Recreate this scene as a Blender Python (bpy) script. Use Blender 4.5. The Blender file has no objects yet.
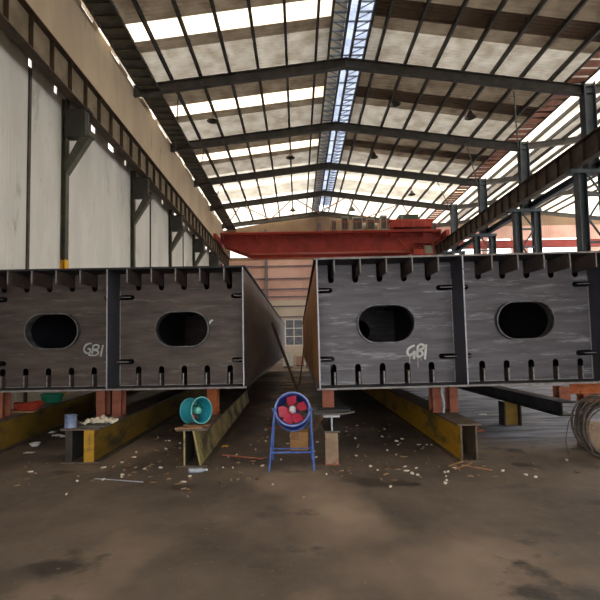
import bpy, bmesh, math, random
from mathutils import Vector, Matrix, Euler
from mathutils.geometry import tessellate_polygon
PI = math.pi
R = math.radians
SC = bpy.context.scene
COL = SC.collection
random.seed(7)

# ------------------------------------------------------------------ camera
FPX = 440.0
PITCH, ROLL, SHX, SHY = R(3.0), R(-1.0), 0.0033, 0.0357
CAMZ = 1.6
cam_d = bpy.data.cameras.new('camera')
cam_d.sensor_width = 36.0
cam_d.lens = FPX * 36.0 / 600.0
cam_d.shift_x, cam_d.shift_y = SHX, SHY
cam_d.clip_start, cam_d.clip_end = 0.05, 400
cam = bpy.data.objects.new('camera', cam_d)
COL.objects.link(cam)
RM = Matrix.Rotation(PI / 2 + PITCH, 4, 'X') @ Matrix.Rotation(ROLL, 4, 'Z')
cam.matrix_world = Matrix.Translation((0, 0, CAMZ)) @ RM
SC.camera = cam


def P(u, v, Y=None, Z=None):
    """world point seen at photo position (u, v) on the plane y=Y or z=Z"""
    d = RM.to_3x3() @ Vector(((u - 300 + SHX * 600) / FPX, (300 - v + SHY * 600) / FPX, -1))
    t = Y / d.y if Y is not None else (Z - CAMZ) / d.z
    return Vector((0, 0, CAMZ)) + d * t


# ------------------------------------------------------------------ materials
def lin(c):
    return tuple(((x / 255) / 12.92 if x / 255 <= 0.04045 else (((x / 255) + 0.055) / 1.055) ** 2.4) for x in c) + (1,)


def new_mat(name):
    m = bpy.data.materials.new(name)
    m.use_nodes = True
    nt = m.node_tree
    for n in list(nt.nodes):
        nt.nodes.remove(n)
    out = nt.nodes.new('ShaderNodeOutputMaterial')
    return m, nt, out


def N(nt, t, **kw):
    n = nt.nodes.new(t)
    for k, v in kw.items():
        if k in n.inputs:
            n.inputs[k].default_value = v
        else:
            setattr(n, k, v)
    return n


def grime(name, c1, c2, c3=None, scale=3.0, rough=0.7, metal=0.0, bump=0.15, stretch=(1, 1, 1), lo=0.38, hi=0.62,
          spot_scale=9.0, spot=(0.6, 0.68), ribs=None, fine=40.0, spec=0.4):
    m, nt, out = new_mat(name)
    L = nt.links
    tc = N(nt, 'ShaderNodeTexCoord')
    mp = N(nt, 'ShaderNodeMapping')
    mp.inputs['Scale'].default_value = stretch
    L.new(tc.outputs['Object'], mp.inputs['Vector'])
    n1 = N(nt, 'ShaderNodeTexNoise', Scale=scale, Detail=6.0, Roughness=0.6)
    L.new(mp.outputs[0], n1.inputs['Vector'])
    r1 = N(nt, 'ShaderNodeValToRGB')
    r1.color_ramp.elements[0].position = lo
    r1.color_ramp.elements[1].position = hi
    r1.color_ramp.elements[0].color = lin(c1)
    r1.color_ramp.elements[1].color = lin(c2)
    L.new(n1.outputs['Fac'], r1.inputs['Fac'])
    colr = r1.outputs['Color']
    if c3 is not None:
        n2 = N(nt, 'ShaderNodeTexNoise', Scale=spot_scale, Detail=5.0, Roughness=0.7)
        L.new(mp.outputs[0], n2.inputs['Vector'])
        r2 = N(nt, 'ShaderNodeValToRGB')
        r2.color_ramp.elements[0].position = spot[0]
        r2.color_ramp.elements[1].position = spot[1]
        r2.color_ramp.elements[0].color = (0, 0, 0, 1)
        r2.color_ramp.elements[1].color = (1, 1, 1, 1)
        L.new(n2.outputs['Fac'], r2.inputs['Fac'])
        mx = N(nt, 'ShaderNodeMix', data_type='RGBA')
        L.new(r2.outputs['Color'], mx.inputs[0])
        L.new(colr, mx.inputs[6])
        mx.inputs[7].default_value = lin(c3)
        colr = mx.outputs[2]
    b = N(nt, 'ShaderNodeBsdfPrincipled')
    b.inputs['Roughness'].default_value = rough
    b.inputs['Metallic'].default_value = metal
    b.inputs['Specular IOR Level'].default_value = spec
    L.new(colr, b.inputs['Base Color'])
    nrm = None
    if bump:
        n3 = N(nt, 'ShaderNodeTexNoise', Scale=fine, Detail=4.0)
        L.new(tc.outputs['Object'], n3.inputs['Vector'])
        bp = N(nt, 'ShaderNodeBump', Strength=bump, Distance=0.01)
        L.new(n3.outputs['Fac'], bp.inputs['Height'])
        nrm = bp.outputs['Normal']
    if ribs:
        axis, ws, st, dist = ribs
        w = N(nt, 'ShaderNodeTexWave', Scale=ws)
        w.wave_type = 'BANDS'
        w.bands_direction = axis
        L.new(tc.outputs['Object'], w.inputs['Vector'])
        b2 = N(nt, 'ShaderNodeBump', Strength=st, Distance=dist)
        L.new(w.outputs['Fac'], b2.inputs['Height'])
        if nrm:
            L.new(nrm, b2.inputs['Normal'])
        nrm = b2.outputs['Normal']
    if nrm:
        L.new(nrm, b.inputs['Normal'])
    L.new(b.outputs[0], out.inputs[0])
    return m


def translucent(name, c, t=0.6, c2=None):
    m, nt, out = new_mat(name)
    L = nt.links
    tc = N(nt, 'ShaderNodeTexCoord')
    n1 = N(nt, 'ShaderNodeTexNoise', Scale=1.3, Detail=5.0)
    L.new(tc.outputs['Object'], n1.inputs['Vector'])
    r = N(nt, 'ShaderNodeValToRGB')
    r.color_ramp.elements[0].position = 0.3
    r.color_ramp.elements[1].position = 0.65
    r.color_ramp.elements[0].color = lin(c2 or c)
    r.color_ramp.elements[1].color = lin(c)
    L.new(n1.outputs['Fac'], r.inputs['Fac'])
    d = N(nt, 'ShaderNodeBsdfDiffuse')
    tr = N(nt, 'ShaderNodeBsdfTranslucent')
    wv = N(nt, 'ShaderNodeTexWave', Scale=1.5)
    wv.wave_type = 'BANDS'
    wv.bands_direction = 'Y'
    L.new(tc.outputs['Object'], wv.inputs['Vector'])
    bp = N(nt, 'ShaderNodeBump', Strength=0.7, Distance=0.05)
    L.new(wv.outputs['Fac'], bp.inputs['Height'])
    L.new(bp.outputs[0], d.inputs['Normal'])
    L.new(bp.outputs[0], tr.inputs['Normal'])
    L.new(r.outputs[0], d.inputs['Color'])
    L.new(r.outputs[0], tr.inputs['Color'])
    mx = N(nt, 'ShaderNodeMixShader')
    mx.inputs[0].default_value = t
    L.new(d.outputs[0], mx.inputs[1])
    L.new(tr.outputs[0], mx.inputs[2])
    L.new(mx.outputs[0], out.inputs[0])
    return m


def plastic_clear(name, c):
    m, nt, out = new_mat(name)
    b = N(nt, 'ShaderNodeBsdfPrincipled')
    b.inputs['Base Color'].default_value = lin(c)
    b.inputs['Roughness'].default_value = 0.12
    b.inputs['Transmission Weight'].default_value = 0.55
    nt.links.new(b.outputs[0], out.inputs[0])
    return m


MAT = {}
MAT['steel_l'] = grime('left girder steel', (76, 67, 64), (104, 93, 87), (134, 124, 118), 2.2, 0.55, 0.25, stretch=(.6, 1, 3.5), spot_scale=3.6, spot=(.56, .78), lo=.35, hi=.65)
MAT['steel_r'] = grime('right girder steel', (90, 87, 92), (112, 110, 117), (166, 168, 174), 2.4, 0.55, 0.25, stretch=(.5, 1, 4.5), spot_scale=3.2, spot=(.55, .74), lo=.35, hi=.65)
MAT['steel_web'] = grime('girder web steel', (62, 64, 74), (78, 80, 90), None, 1.5, 0.55, 0.25)
MAT['steel_side'] = grime('left girder side plate', (76, 66, 62), (98, 88, 82), (118, 112, 106), 1.2, 0.6, 0.1, stretch=(1, .4, 1), spot_scale=2, spot=(.55, .8))
MAT['rust_side'] = grime('rusted side plate', (168, 112, 64), (200, 150, 98), (136, 108, 90), 1.2, 0.75, 0.0, stretch=(1, .6, 1), spot_scale=2.2, spot=(.52, .7))
MAT['mill'] = grime('dark mill scale', (44, 45, 50), (64, 64, 70), None, 3, 0.6, 0.2)
MAT['stiff'] = grime('brown stiffener steel', (82, 70, 68), (104, 92, 88), None, 3, 0.65, 0.1)
MAT['edge_dim'] = grime('rolled flange edge', (120, 116, 116), (152, 148, 148), (98, 90, 84), 9, 0.55, 0.2, bump=0.05)
MAT['edge'] = grime('bare cut steel edge', (156, 158, 168), (184, 186, 196), (108, 104, 102), 14, 0.45, 0.3, bump=0.05)
MAT['weld'] = grime('weld bead', (128, 124, 122), (172, 172, 174), None, 30, 0.5, 0.3, bump=0.6, fine=90)
MAT['collar'] = grime('collar steel', (84, 84, 86), (124, 126, 128), None, 8, 0.5, 0.35)
MAT['chalk'] = grime('white paint marker', (196, 200, 200), (226, 228, 226), None, 22, 0.9, 0, bump=0)
MAT['chalk_l'] = grime('worn white paint marker', (168, 172, 172), (200, 204, 202), None, 22, 0.9, 0, bump=0)
MAT['chalk_dim'] = grime('greyed paint marker', (138, 140, 138), (176, 178, 174), None, 22, 0.9, 0, bump=0)
MAT['pink_drip'] = grime('faded pink drip', (140, 126, 130), (160, 146, 150), None, 22, 0.9, 0, bump=0)
MAT['frame'] = grime('dark structural paint', (58, 56, 52), (78, 74, 68), (92, 80, 66), 1.5, 0.65, 0, spot_scale=3)
MAT['frame_blue'] = grime('blue grey structural paint', (58, 66, 74), (78, 86, 94), (70, 68, 64), 1.2, 0.6, 0, spot_scale=3)
MAT['frame_green'] = grime('grey green structural paint', (66, 66, 56), (88, 86, 72), (60, 52, 42), 1.4, 0.65, 0, spot_scale=3)
MAT['crane_beam'] = grime('brown runway paint', (96, 84, 66), (122, 108, 88), (74, 60, 46), 1.5, 0.7, 0, spot_scale=2.5)
MAT['crane_beam_dark'] = grime('dark runway paint', (66, 54, 48), (90, 76, 66), (50, 46, 46), 1.5, 0.7, 0, spot_scale=2.5)
MAT['crane_stiff'] = grime('rust runway stiffener', (62, 50, 40), (84, 68, 54), None, 2, 0.7, 0)
MAT['wall_low'] = grime('weathered grey wall sheet', (188, 186, 178), (206, 203, 194), (168, 164, 154), 0.7, 0.75, 0, stretch=(1, 1, .3), spot_scale=1.2, ribs=('Y', 2.2, 0.22, 0.03), bump=0.03)
MAT['wall_up'] = grime('beige wall sheet', (168, 150, 126), (186, 168, 142), (154, 136, 112), 0.5, 0.75, 0, stretch=(1, 1, .3), spot_scale=1.0, ribs=('Y', 2.2, 0.08, 0.03), bump=0.03)
MAT['seam'] = grime('dark seam', (60, 56, 52), (80, 74, 68), None, 3, 0.8)
MAT['gable_pink'] = grime('pink gable sheet', (196, 154, 140), (214, 176, 162), None, 0.4, 0.8, 0, ribs=('X', 1.6, 0.3, 0.05), bump=0)
MAT['gable_beige'] = grime('beige gable sheet', (194, 182, 164), (210, 198, 180), None, 0.4, 0.8, 0, ribs=('X', 1.6, 0.3, 0.05), bump=0)
MAT['gable_top'] = grime('tan gable sheet', (136, 112, 90), (152, 128, 104), None, 0.4, 0.8, 0, ribs=('X', 1.6, 0.3, 0.05), bump=0)
MAT['girt'] = grime('grey violet girt', (104, 92, 100), (124, 110, 116), None, 1, 0.7)
MAT['roof_dark'] = translucent('aged roof sheet', (160, 144, 122), 0.07, (120, 104, 86))
MAT['roof_strip'] = grime('brown roof strip', (86, 66, 48), (110, 88, 66), None, 0.8, 0.8, 0, ribs=('Y', 1.6, 0.6, 0.05), bump=0)
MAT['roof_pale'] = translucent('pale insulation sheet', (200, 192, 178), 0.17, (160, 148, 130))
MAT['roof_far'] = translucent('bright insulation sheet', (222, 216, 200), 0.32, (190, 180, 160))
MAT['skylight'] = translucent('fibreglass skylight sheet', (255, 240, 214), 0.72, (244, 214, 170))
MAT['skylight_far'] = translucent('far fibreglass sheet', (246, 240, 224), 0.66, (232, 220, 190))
MAT['cap'] = translucent('bluish ridge cap sheet', (212, 220, 234), 0.6, (184, 192, 206))
MAT['lattice'] = grime('blue grey lattice', (110, 118, 130), (150, 158, 170), None, 3, 0.5, 0.3)
MAT['gutter'] = grime('rust brown gutter board', (130, 82, 62), (160, 108, 84), (90, 60, 46), 2, 0.8, 0, spot_scale=3)
MAT['crane_red'] = grime('crane red paint', (124, 34, 26), (150, 46, 34), (96, 28, 22), 0.8, 0.55, 0, spot_scale=1.5)
MAT['crane_orange'] = grime('crane orange red paint', (152, 54, 36), (170, 66, 44), None, 0.8, 0.55)
MAT['machine'] = grime('grey green machine paint', (104, 104, 88), (130, 130, 114), None, 2, 0.6)
MAT['machine_pale'] = grime('pale machine casing', (142, 138, 124), (168, 164, 150), None, 2, 0.6)
MAT['machine_green'] = grime('dark green casing', (46, 60, 50), (62, 76, 64), None, 2, 0.6)
MAT['yellow'] = grime('worn yellow paint', (176, 132, 34), (198, 152, 44), (112, 96, 50), 1.6, 0.6, 0, stretch=(1, .5, 1.4), spot_scale=2.4, spot=(.5, .62))
MAT['yellow_green'] = grime('dirty olive yellow paint', (124, 100, 38), (152, 120, 46), (70, 66, 50), 1.4, 0.65, 0, stretch=(1, .5, 1.4), spot_scale=2.2, spot=(.5, .66))
MAT['cream'] = grime('pale yellow paint', (150, 138, 92), (184, 170, 114), (84, 74, 54), 1.4, 0.65, 0, spot_scale=1.6, spot=(.48, .6))
MAT['yellow_foot'] = grime('safety yellow paint', (214, 158, 30), (226, 172, 44), None, 3, 0.6)
MAT['beam_top'] = grime('greasy brown flange', (84, 74, 64), (112, 100, 88), (60, 52, 46), 5, 0.65, 0.1)
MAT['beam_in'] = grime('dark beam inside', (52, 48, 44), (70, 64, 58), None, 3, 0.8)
MAT['rust'] = grime('red brown rust', (132, 78, 62), (160, 98, 78), (100, 62, 50), 6, 0.8, 0, spot_scale=10)
MAT['rust_orange'] = grime('orange rust', (156, 84, 46), (184, 106, 60), (110, 66, 44), 4, 0.8, 0, spot_scale=6)
MAT['concrete_post'] = grime('rust stained post', (140, 118, 98), (164, 144, 124), (136, 86, 52), 5, 0.8, 0, spot_scale=6, spot=(.52, .66))
MAT['dark_plate'] = grime('dark loose plate', (78, 74, 72), (104, 100, 96), None, 6, 0.6, 0.2)
MAT['wire'] = grime('rusty wire rope', (72, 64, 58), (104, 94, 86), (84, 64, 50), 12, 0.6, 0.3, spot_scale=14)
MAT['fan_blue'] = grime('blue enamel', (28, 56, 140), (38, 68, 160), None, 4, 0.4, 0)
MAT['fan_ring'] = grime('pale blue rim', (120, 136, 196), (150, 164, 212), None, 8, 0.45, 0)
MAT['stand_blue'] = grime('worn blue tube', (60, 92, 168), (92, 122, 190), None, 12, 0.5, 0)
MAT['blade'] = grime('pink red blade', (168, 34, 66), (188, 50, 78), (190, 44, 40), 5, 0.5, 0, spot_scale=5)
MAT['hub'] = grime('pale hub', (190, 180, 184), (214, 206, 208), None, 8, 0.5, 0)
MAT['teal'] = grime('teal enamel', (26, 136, 156), (44, 156, 172), (40, 124, 168), 4, 0.42, 0, spot_scale=5)
MAT['teal_in'] = grime('deep teal enamel', (20, 96, 92), (32, 112, 104), None, 4, 0.5, 0)
MAT['teal_rim'] = grime('pale teal rim', (90, 168, 180), (120, 190, 198), None, 6, 0.5, 0)
MAT['teal_hub'] = grime('mint hub', (100, 190, 176), (120, 204, 190), None, 6, 0.5, 0)
MAT['timber'] = grime('raw timber', (150, 108, 78), (182, 140, 104), None, 5, 0.8, 0, stretch=(1, 6, 1))
MAT['timber_dark'] = grime('old dirty timber', (92, 72, 56), (120, 96, 76), None, 5, 0.85, 0, stretch=(1, 6, 1))
MAT['chip'] = grime('dull wood chip', (120, 96, 74), (156, 128, 100), None, 4, 0.85, 0)
MAT['card'] = grime('brown card', (168, 126, 82), (190, 146, 98), None, 4, 0.85, 0)
MAT['paper'] = grime('pale paper', (206, 196, 176), (226, 218, 200), None, 6, 0.9, 0)
MAT['white'] = grime('white plastic', (216, 216, 212), (232, 232, 230), None, 6, 0.5, 0)
MAT['tin'] = grime('blue grey tin', (104, 122, 160), (140, 152, 182), None, 9, 0.5, 0.2)
MAT['bottle'] = plastic_clear('clear plastic', (206, 216, 232))
MAT['cap_blue'] = grime('bottle cap', (190, 200, 214), (210, 216, 226), None, 9, 0.5, 0)
MAT['basin'] = grime('green plastic', (30, 120, 96), (44, 140, 112), None, 4, 0.5, 0)
MAT['red_cloth'] = grime('red hose', (160, 48, 34), (190, 72, 48), None, 8, 0.7, 0)
MAT['glass'] = grime('dusty pane', (96, 100, 112), (124, 128, 138), None, 2, 0.25, 0, bump=0)
MAT['lamp'] = grime('lamp housing', (60, 54, 48), (84, 76, 66), None, 3, 0.6)
MAT['floor_out'] = grime('outdoor yard', (120, 112, 100), (140, 132, 120), None, 0.3, 0.9)


def floor_mat():
    m, nt, out = new_mat('dirty concrete floor')
    L = nt.links
    tc = N(nt, 'ShaderNodeTexCoord')
    b = N(nt, 'ShaderNodeBsdfPrincipled')

    def noise(s, d=6, r=0.6, st=None):
        n = N(nt, 'ShaderNodeTexNoise', Scale=s, Detail=float(d), Roughness=r)
        if st:
            mp = N(nt, 'ShaderNodeMapping')
            mp.inputs['Scale'].default_value = st
            L.new(tc.outputs['Object'], mp.inputs['Vector'])
            L.new(mp.outputs[0], n.inputs['Vector'])
        else:
            L.new(tc.outputs['Object'], n.inputs['Vector'])
        return n.outputs['Fac']

    def ramp(f, a, bb, c1, c2):
        r = N(nt, 'ShaderNodeValToRGB')
        r.color_ramp.elements[0].position = a
        r.color_ramp.elements[1].position = bb
        r.color_ramp.elements[0].color = c1
        r.color_ramp.elements[1].color = c2
        L.new(f, r.inputs['Fac'])
        return r.outputs[0]

    def mix(f, a, bb):
        x = N(nt, 'ShaderNodeMix', data_type='RGBA')
        L.new(f, x.inputs[0])
        L.new(a, x.inputs[6])
        if isinstance(bb, tuple):
            x.inputs[7].default_value = bb
        else:
            L.new(bb, x.inputs[7])
        return x.outputs[2]
    K, W = (0, 0, 0, 1), (1, 1, 1, 1)
    base = ramp(noise(0.9), .35, .65, lin((88, 78, 70)), lin((118, 104, 92)))
    sand = ramp(noise(0.42, 4, .5, (1, .8, 1)), .5, .62, K, W)
    c = mix(sand, base, lin((158, 138, 119)))
    damp = ramp(noise(1.1, 5, .65, (.8, 1, 1)), .56, .64, K, W)
    c = mix(damp, c, lin((68, 61, 56)))
    # bluish daylight painted into the floor colour, under and beyond the right girder
    sep = N(nt, 'ShaderNodeSeparateXYZ')
    L.new(tc.outputs['Object'], sep.inputs[0])
    mr = N(nt, 'ShaderNodeMapRange')
    mr.inputs['From Min'].default_value = 2.4
    mr.inputs['From Max'].default_value = 3.6
    L.new(sep.outputs['X'], mr.inputs[0])
    mr2 = N(nt, 'ShaderNodeMapRange')
    mr2.inputs['From Min'].default_value = 6.4
    mr2.inputs['From Max'].default_value = 7.4
    L.new(sep.outputs['Y'], mr2.inputs[0])
    mul = N(nt, 'ShaderNodeMath', operation='MULTIPLY')
    L.new(mr.outputs[0], mul.inputs[0])
    L.new(mr2.outputs[0], mul.inputs[1])
    daylit_floor = ramp(noise(1.6, 6, .7, (.4, 2.2, 1)), .38, .62, lin((72, 76, 88)), lin((146, 150, 166)))
    c = mix(mul.outputs[0], c, daylit_floor)
    chip = ramp(noise(16, 3, .7), .66, .70, K, W)
    c = mix(chip, c, lin((138, 124, 106)))
    L.new(c, b.inputs['Base Color'])
    rr = ramp(noise(1.1, 5, .65, (.8, 1, 1)), .5, .64, (.8, .8, .8, 1), (.5, .5, .5, 1))
    L.new(rr, b.inputs['Roughness'])
    b.inputs['Specular IOR Level'].default_value = 0.35
    bp = N(nt, 'ShaderNodeBump', Strength=0.5, Distance=0.02)
    L.new(noise(9, 8, .7), bp.inputs['Height'])
    L.new(bp.outputs[0], b.inputs['Normal'])
    L.new(b.outputs[0], out.inputs[0])
    return m


MAT['floor'] = floor_mat()


# ------------------------------------------------------------------ mesh helpers
class MB:
    def __init__(self):
        self.bm = bmesh.new()
        self.mats = []

    def mi(self, mat):
        if mat not in self.mats:
            self.mats.append(mat)
        return self.mats.index(mat)

    def face(self, vs, mat):
        try:
            f = self.bm.faces.new(vs)
            f.material_index = self.mi(mat)
            return f
        except ValueError:
            return None

    def box(self, x0, x1, y0, y1, z0, z1, mat, front=None, rot=None, skip=()):
        c = [(x, y, z) for z in (z0, z1) for y in (y0, y1) for x in (x0, x1)]
        if rot is not None:
            c = [rot @ Vector(p) for p in c]
        v = [self.bm.verts.new(p) for p in c]
        F = {'bot': (0, 2, 3, 1), 'top': (4, 5, 7, 6), 'front': (0, 1, 5, 4), 'back': (2, 6, 7, 3), 'left': (0, 4, 6, 2), 'right': (1, 3, 7, 5)}
        for k, q in F.items():
            if k in skip:
                continue
            self.face([v[i] for i in q], front if (k == 'front' and front) else mat)
        return self

    def prism(self, pts, d, mat, cap=None):
        """pts: 3D loop, extruded by vector d"""
        a = [self.bm.verts.new(p) for p in pts]
        b = [self.bm.verts.new(Vector(p) + Vector(d)) for p in pts]
        n = len(a)
        self.face(a, cap or mat)
        self.face(b[::-1], mat)
        for i in range(n):
            self.face([a[i], b[i], b[(i + 1) % n], a[(i + 1) % n]], mat)
        return self

    def plate(self, loops, y0, y1, mat, rim=None):
        """plate in the xz plane with holes; loops of (x,z), first is the outline"""
        L3 = [[Vector((x, z, 0)) for x, z in lp] for lp in loops]
        tris = tessellate_polygon(L3)
        flat = [p for lp in loops for p in lp]
        A = [self.bm.verts.new((x, y0, z)) for x, z in flat]
        B = [self.bm.verts.new((x, y1, z)) for x, z in flat]
        for t in tris:
            self.face([A[i] for i in t], mat)
            self.face([B[i] for i in reversed(t)], mat)
        k = 0
        for lp in loops:
            n = len(lp)
            for i in range(n):
                a, b = k + i, k + (i + 1) % n
                self.face([A[a], A[b], B[b], B[a]], rim or mat)
            k += n
        return self

    def tube(self, pts, r, mat, seg=8, closed=False, taper=None):
        pts = [Vector(p) for p in pts]
        n = len(pts)
        rings = []
        up = None
        for i, p in enumerate(pts):
            if closed:
                t = (pts[(i + 1) % n] - pts[i - 1]).normalized()
            else:
                t = (pts[min(i + 1, n - 1)] - pts[max(i - 1, 0)]).normalized()
            if up is None:
                up = Vector((0, 0, 1)) if abs(t.z) < .9 else Vector((1, 0, 0))
            s = t.cross(up)
            if s.length < 1e-5:
                s = t.cross(Vector((1, 0, 0)))
            s.normalize()
            up = s.cross(t).normalized()
            rr = r if taper is None else r * taper[i]
            rings.append([self.bm.verts.new(p + (s * math.cos(2 * PI * k / seg) + up * math.sin(2 * PI * k / seg)) * rr) for k in range(seg)])
        m = n if closed else n - 1
        for i in range(m):
            a, b = rings[i], rings[(i + 1) % n]
            for k in range(seg):
                self.face([a[k], a[(k + 1) % seg], b[(k + 1) % seg], b[k]], mat)
        if not closed:
            self.face(rings[0][::-1], mat)
            self.face(rings[-1], mat)
        return self

    def lathe(self, prof, mat, M=None, seg=32, closed=False):
        """prof: (radius, height) around local z; M places it"""
        M = M or Matrix.Identity(4)
        rings = []
        for r, h in prof:
            rings.append([self.bm.verts.new(M @ Vector((max(r, 1e-4) * math.cos(2 * PI * k / seg), max(r, 1e-4) * math.sin(2 * PI * k / seg), h))) for k in range(seg)])
        m = len(rings) if closed else len(rings) - 1
        for i in range(m):
            a, b = rings[i], rings[(i + 1) % len(rings)]
            for k in range(seg):
                self.face([a[k], a[(k + 1) % seg], b[(k + 1) % seg], b[k]], mat)
        return self

    def ribbon(self, pts, w, M, mat, th=0.004):
        """a brush stroke: flat ribbon in local xz pushed out along -y"""
        P2 = []
        n = len(pts)
        for i in range(n - 1):
            for k in range(6):
                t = k / 6
                p0 = pts[max(i - 1, 0)]; p1 = pts[i]; p2 = pts[i + 1]; p3 = pts[min(i + 2, n - 1)]
                f = lambda a, b, c, d: 0.5 * (2 * b + (c - a) * t + (2 * a - 5 * b + 4 * c - d) * t * t + (-a + 3 * b - 3 * c + d) * t ** 3)
                P2.append((f(p0[0], p1[0], p2[0], p3[0]), f(p0[1], p1[1], p2[1], p3[1])))
        P2.append(pts[-1])
        rows = []
        for i in range(len(P2)):
            a = Vector(P2[max(i - 1, 0)]); b = Vector(P2[min(i + 1, len(P2) - 1)])
            t = (b - a).normalized() if (b - a).length > 1e-6 else Vector((1, 0))
            nrm = Vector((-t.y, t.x)) * w * (.5 if 0 < i < len(P2) - 1 else .32)
            c = Vector(P2[i])
            q = []
            for s in (-1, 1):
                for y in (0, -th):
                    q.append(self.bm.verts.new(M @ Vector((c.x + nrm.x * s, y, c.y + nrm.y * s))))
            rows.append(q)
        for i in range(len(rows) - 1):
            a, b = rows[i], rows[i + 1]
            self.face([a[1], a[3], b[3], b[1]], mat)
            self.face([a[0], a[1], b[1], b[0]], mat)
            self.face([a[2], b[2], b[3], a[3]], mat)
        return self

    def build(self, name, parent=None, loc=(0, 0, 0), smooth=False, xf=None):
        me = bpy.data.meshes.new(name)
        bmesh.ops.recalc_face_normals(self.bm, faces=self.bm.faces)
        if smooth:
            for f in self.bm.faces:
                f.smooth = True
        self.bm.to_mesh(me)
        self.bm.free()
        for m in self.mats:
            me.materials.append(MAT[m])
        if smooth:
            try:
                me.set_sharp_from_angle(angle=R(40))
            except Exception:
                pass
        o = bpy.data.objects.new(name, me)
        COL.objects.link(o)
        o.location = loc
        if xf is not None:
            o.matrix_basis = xf
        if parent is not None:
            o.parent = parent
        return o


def tag(o, label, cat, group=None):
    o['label'] = label
    o['category'] = cat
    if group:
        o['group'] = group
    return o


def struct(o):
    o['kind'] = 'structure'
    return o


def thing(name, label, cat, loc=(0, 0, 0), rot=(0, 0, 0), group=None):
    o = bpy.data.objects.new(name, None)
    o.empty_display_size = 0.2
    COL.objects.link(o)
    o.location = loc
    o.rotation_euler = rot
    return tag(o, label, cat, group)


KIDS = {}


def copy_tree(o, loc=None, rot=None, label=None, parent=None):
    c = o.copy()
    COL.objects.link(c)
    if parent is not None:
        c.parent = parent
    if loc is not None:
        c.location = loc
    if rot is not None:
        c.rotation_euler = rot
    if label:
        c['label'] = label
    for ch in [x for x in bpy.data.objects if x.parent == o]:
        copy_tree(ch, parent=c)
    return c


ORD = ['nearest', 'second', 'third', 'fourth', 'fifth', 'sixth', 'seventh', 'eighth', 'ninth', 'tenth']

# ------------------------------------------------------------------ setting
YB, YE = -4.0, 45.5            # rear wall behind the camera, far gable
XL = -7.72
FR = [14.3 + 6 * k for k in range(6)]      # steel frames


def zr(x):                      # underside of the roof sheets
    if x <= 2.5:
        return 15.4 - (2.5 - x) * 0.12
    if x <= 13.85:
        return 15.4 - (x - 2.5) * 0.142
    return 15.1 - abs(x - 24.6) * 0.12


struct(MB().box(-9, 37, YB - 9, YE + .3, -.2, 0, 'floor').build('floor'))

# left wall: grey lower sheets, beige upper sheets, ragged daylight gaps between
w = MB()
w.box(XL - .08, XL, YB, YE, 0, 9.85, 'wall_low')
y = YB
while y < YE:
    L = random.choice((1.2, 1.7, 2.4))
    g = random.choice((.15, .3, .5))
    w.box(XL - .08, XL, y, min(y + L, YE), 9.85, 10.12, 'wall_low')
    y += L + g
w.box(XL - .06, -7.64, YB, YE, 10.12, 10.16, 'wall_up')
w.box(-7.68, -7.62, YB, YE, 10.16, 13.95, 'wall_up')
y = YB
while y < YE:
    L = random.choice((.4, .9, 1.6))
    w.box(-7.68, -7.64, y, min(y + L, YE), 13.95, 14.12, 'wall_up')
    y += L + random.choice((.5, .9, 1.8))
struct(w.build('wall_left'))
k = 1
for ys in (12.45, 22.9, 29.5):
    struct(MB().box(XL, XL + .05, ys - .05, ys + .05, 0, 9.8, 'seam').build('trim_%d' % k)); k += 1

# far gable wall (both halls) with window openings and one made-up door opening


def wall_cells(mb, xs, zs, holes, y0, y1, matf):
    for i in range(len(xs) - 1):
        for j in range(len(zs) - 1):
            a, b, c, d = xs[i], xs[i + 1], zs[j], zs[j + 1]
            mx, mz = (a + b) / 2, (c + d) / 2
            if any(h[0] < mx < h[1] and h[2] < mz < h[3] for h in holes):
                continue
            mb.box(a, b, y0, y1, c, d, matf(mz))


bw = MB()
bw.box(-8, 36, YB - .1, YB, 4.0, 13.7, 'wall_low').box(-8, -3.5, YB - .1, YB, 0, 4.0, 'wall_low').box(6, 36, YB - .1, YB, 0, 4.0, 'wall_low')  # unseen rear wall; its doorway is made up and sized for the daylight
bw.prism([(-8, YB - .1, 13.7), (13.8, YB - .1, 13.7), (2.5, YB - .1, 15.3)], (0, .1, 0), 'wall_low')
struct(bw.build('wall_back'))
gm = lambda z: 'gable_beige' if z < 6.2 else ('gable_pink' if z < 10.4 else 'gable_top')
g = MB()
holes = [(-6.95, -4.9, 10.75, 11.6), (-1.35, .5, 1.5, 4.2), (11.35, 11.9, 10.95, 11.3), (12.5, 13.1, 10.95, 11.3)]
holes.append((.95, 4.9, 0, 4.5))  # invented door opening, added so daylight reaches the far floor
xs = sorted({-8.03, 13.7} | {h[0] for h in holes} | {h[1] for h in holes})
zs = sorted({0, 6.2, 10.4, 13.6} | {h[2] for h in holes} | {h[3] for h in holes})
wall_cells(g, xs, zs, holes, YE, YE + .12, gm)
g.prism([(-8.03, YE, 13.6), (13.7, YE, 13.6), (2.5, YE, 15.25)], (0, .12, 0), 'gable_top')
struct(g.build('wall_far'))
g = MB()
holes2 = [(15.4, 19.3, 10.55, 12.25), (19.9, 22.4, 10.55, 12.25), (22.7, 23.3, 10.9, 12.25), (24.2, 30.6, 10.55, 12.25)]
xs = sorted({13.7, 36} | {h[0] for h in holes2} | {h[1] for h in holes2})
zs = sorted({0, 13.6} | {h[2] for h in holes2} | {h[3] for h in holes2})
wall_cells(g, xs, zs, holes2, YE, YE + .12, lambda z: 'gable_pink')
g.prism([(13.7, YE, 13.6), (35.6, YE, 13.6), (24.4, YE, 14.98)], (0, .12, 0), 'gable_top')
struct(g.build('wall_far_right'))
for z in (4.4, 5.5, 6.5, 7.3, 8.4, 9.7, 12.6):
    struct(MB().box(-7.5, 13.2, YE - .12, YE, z, z + .14, 'girt').build('trim_%d' % k)); k += 1
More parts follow.
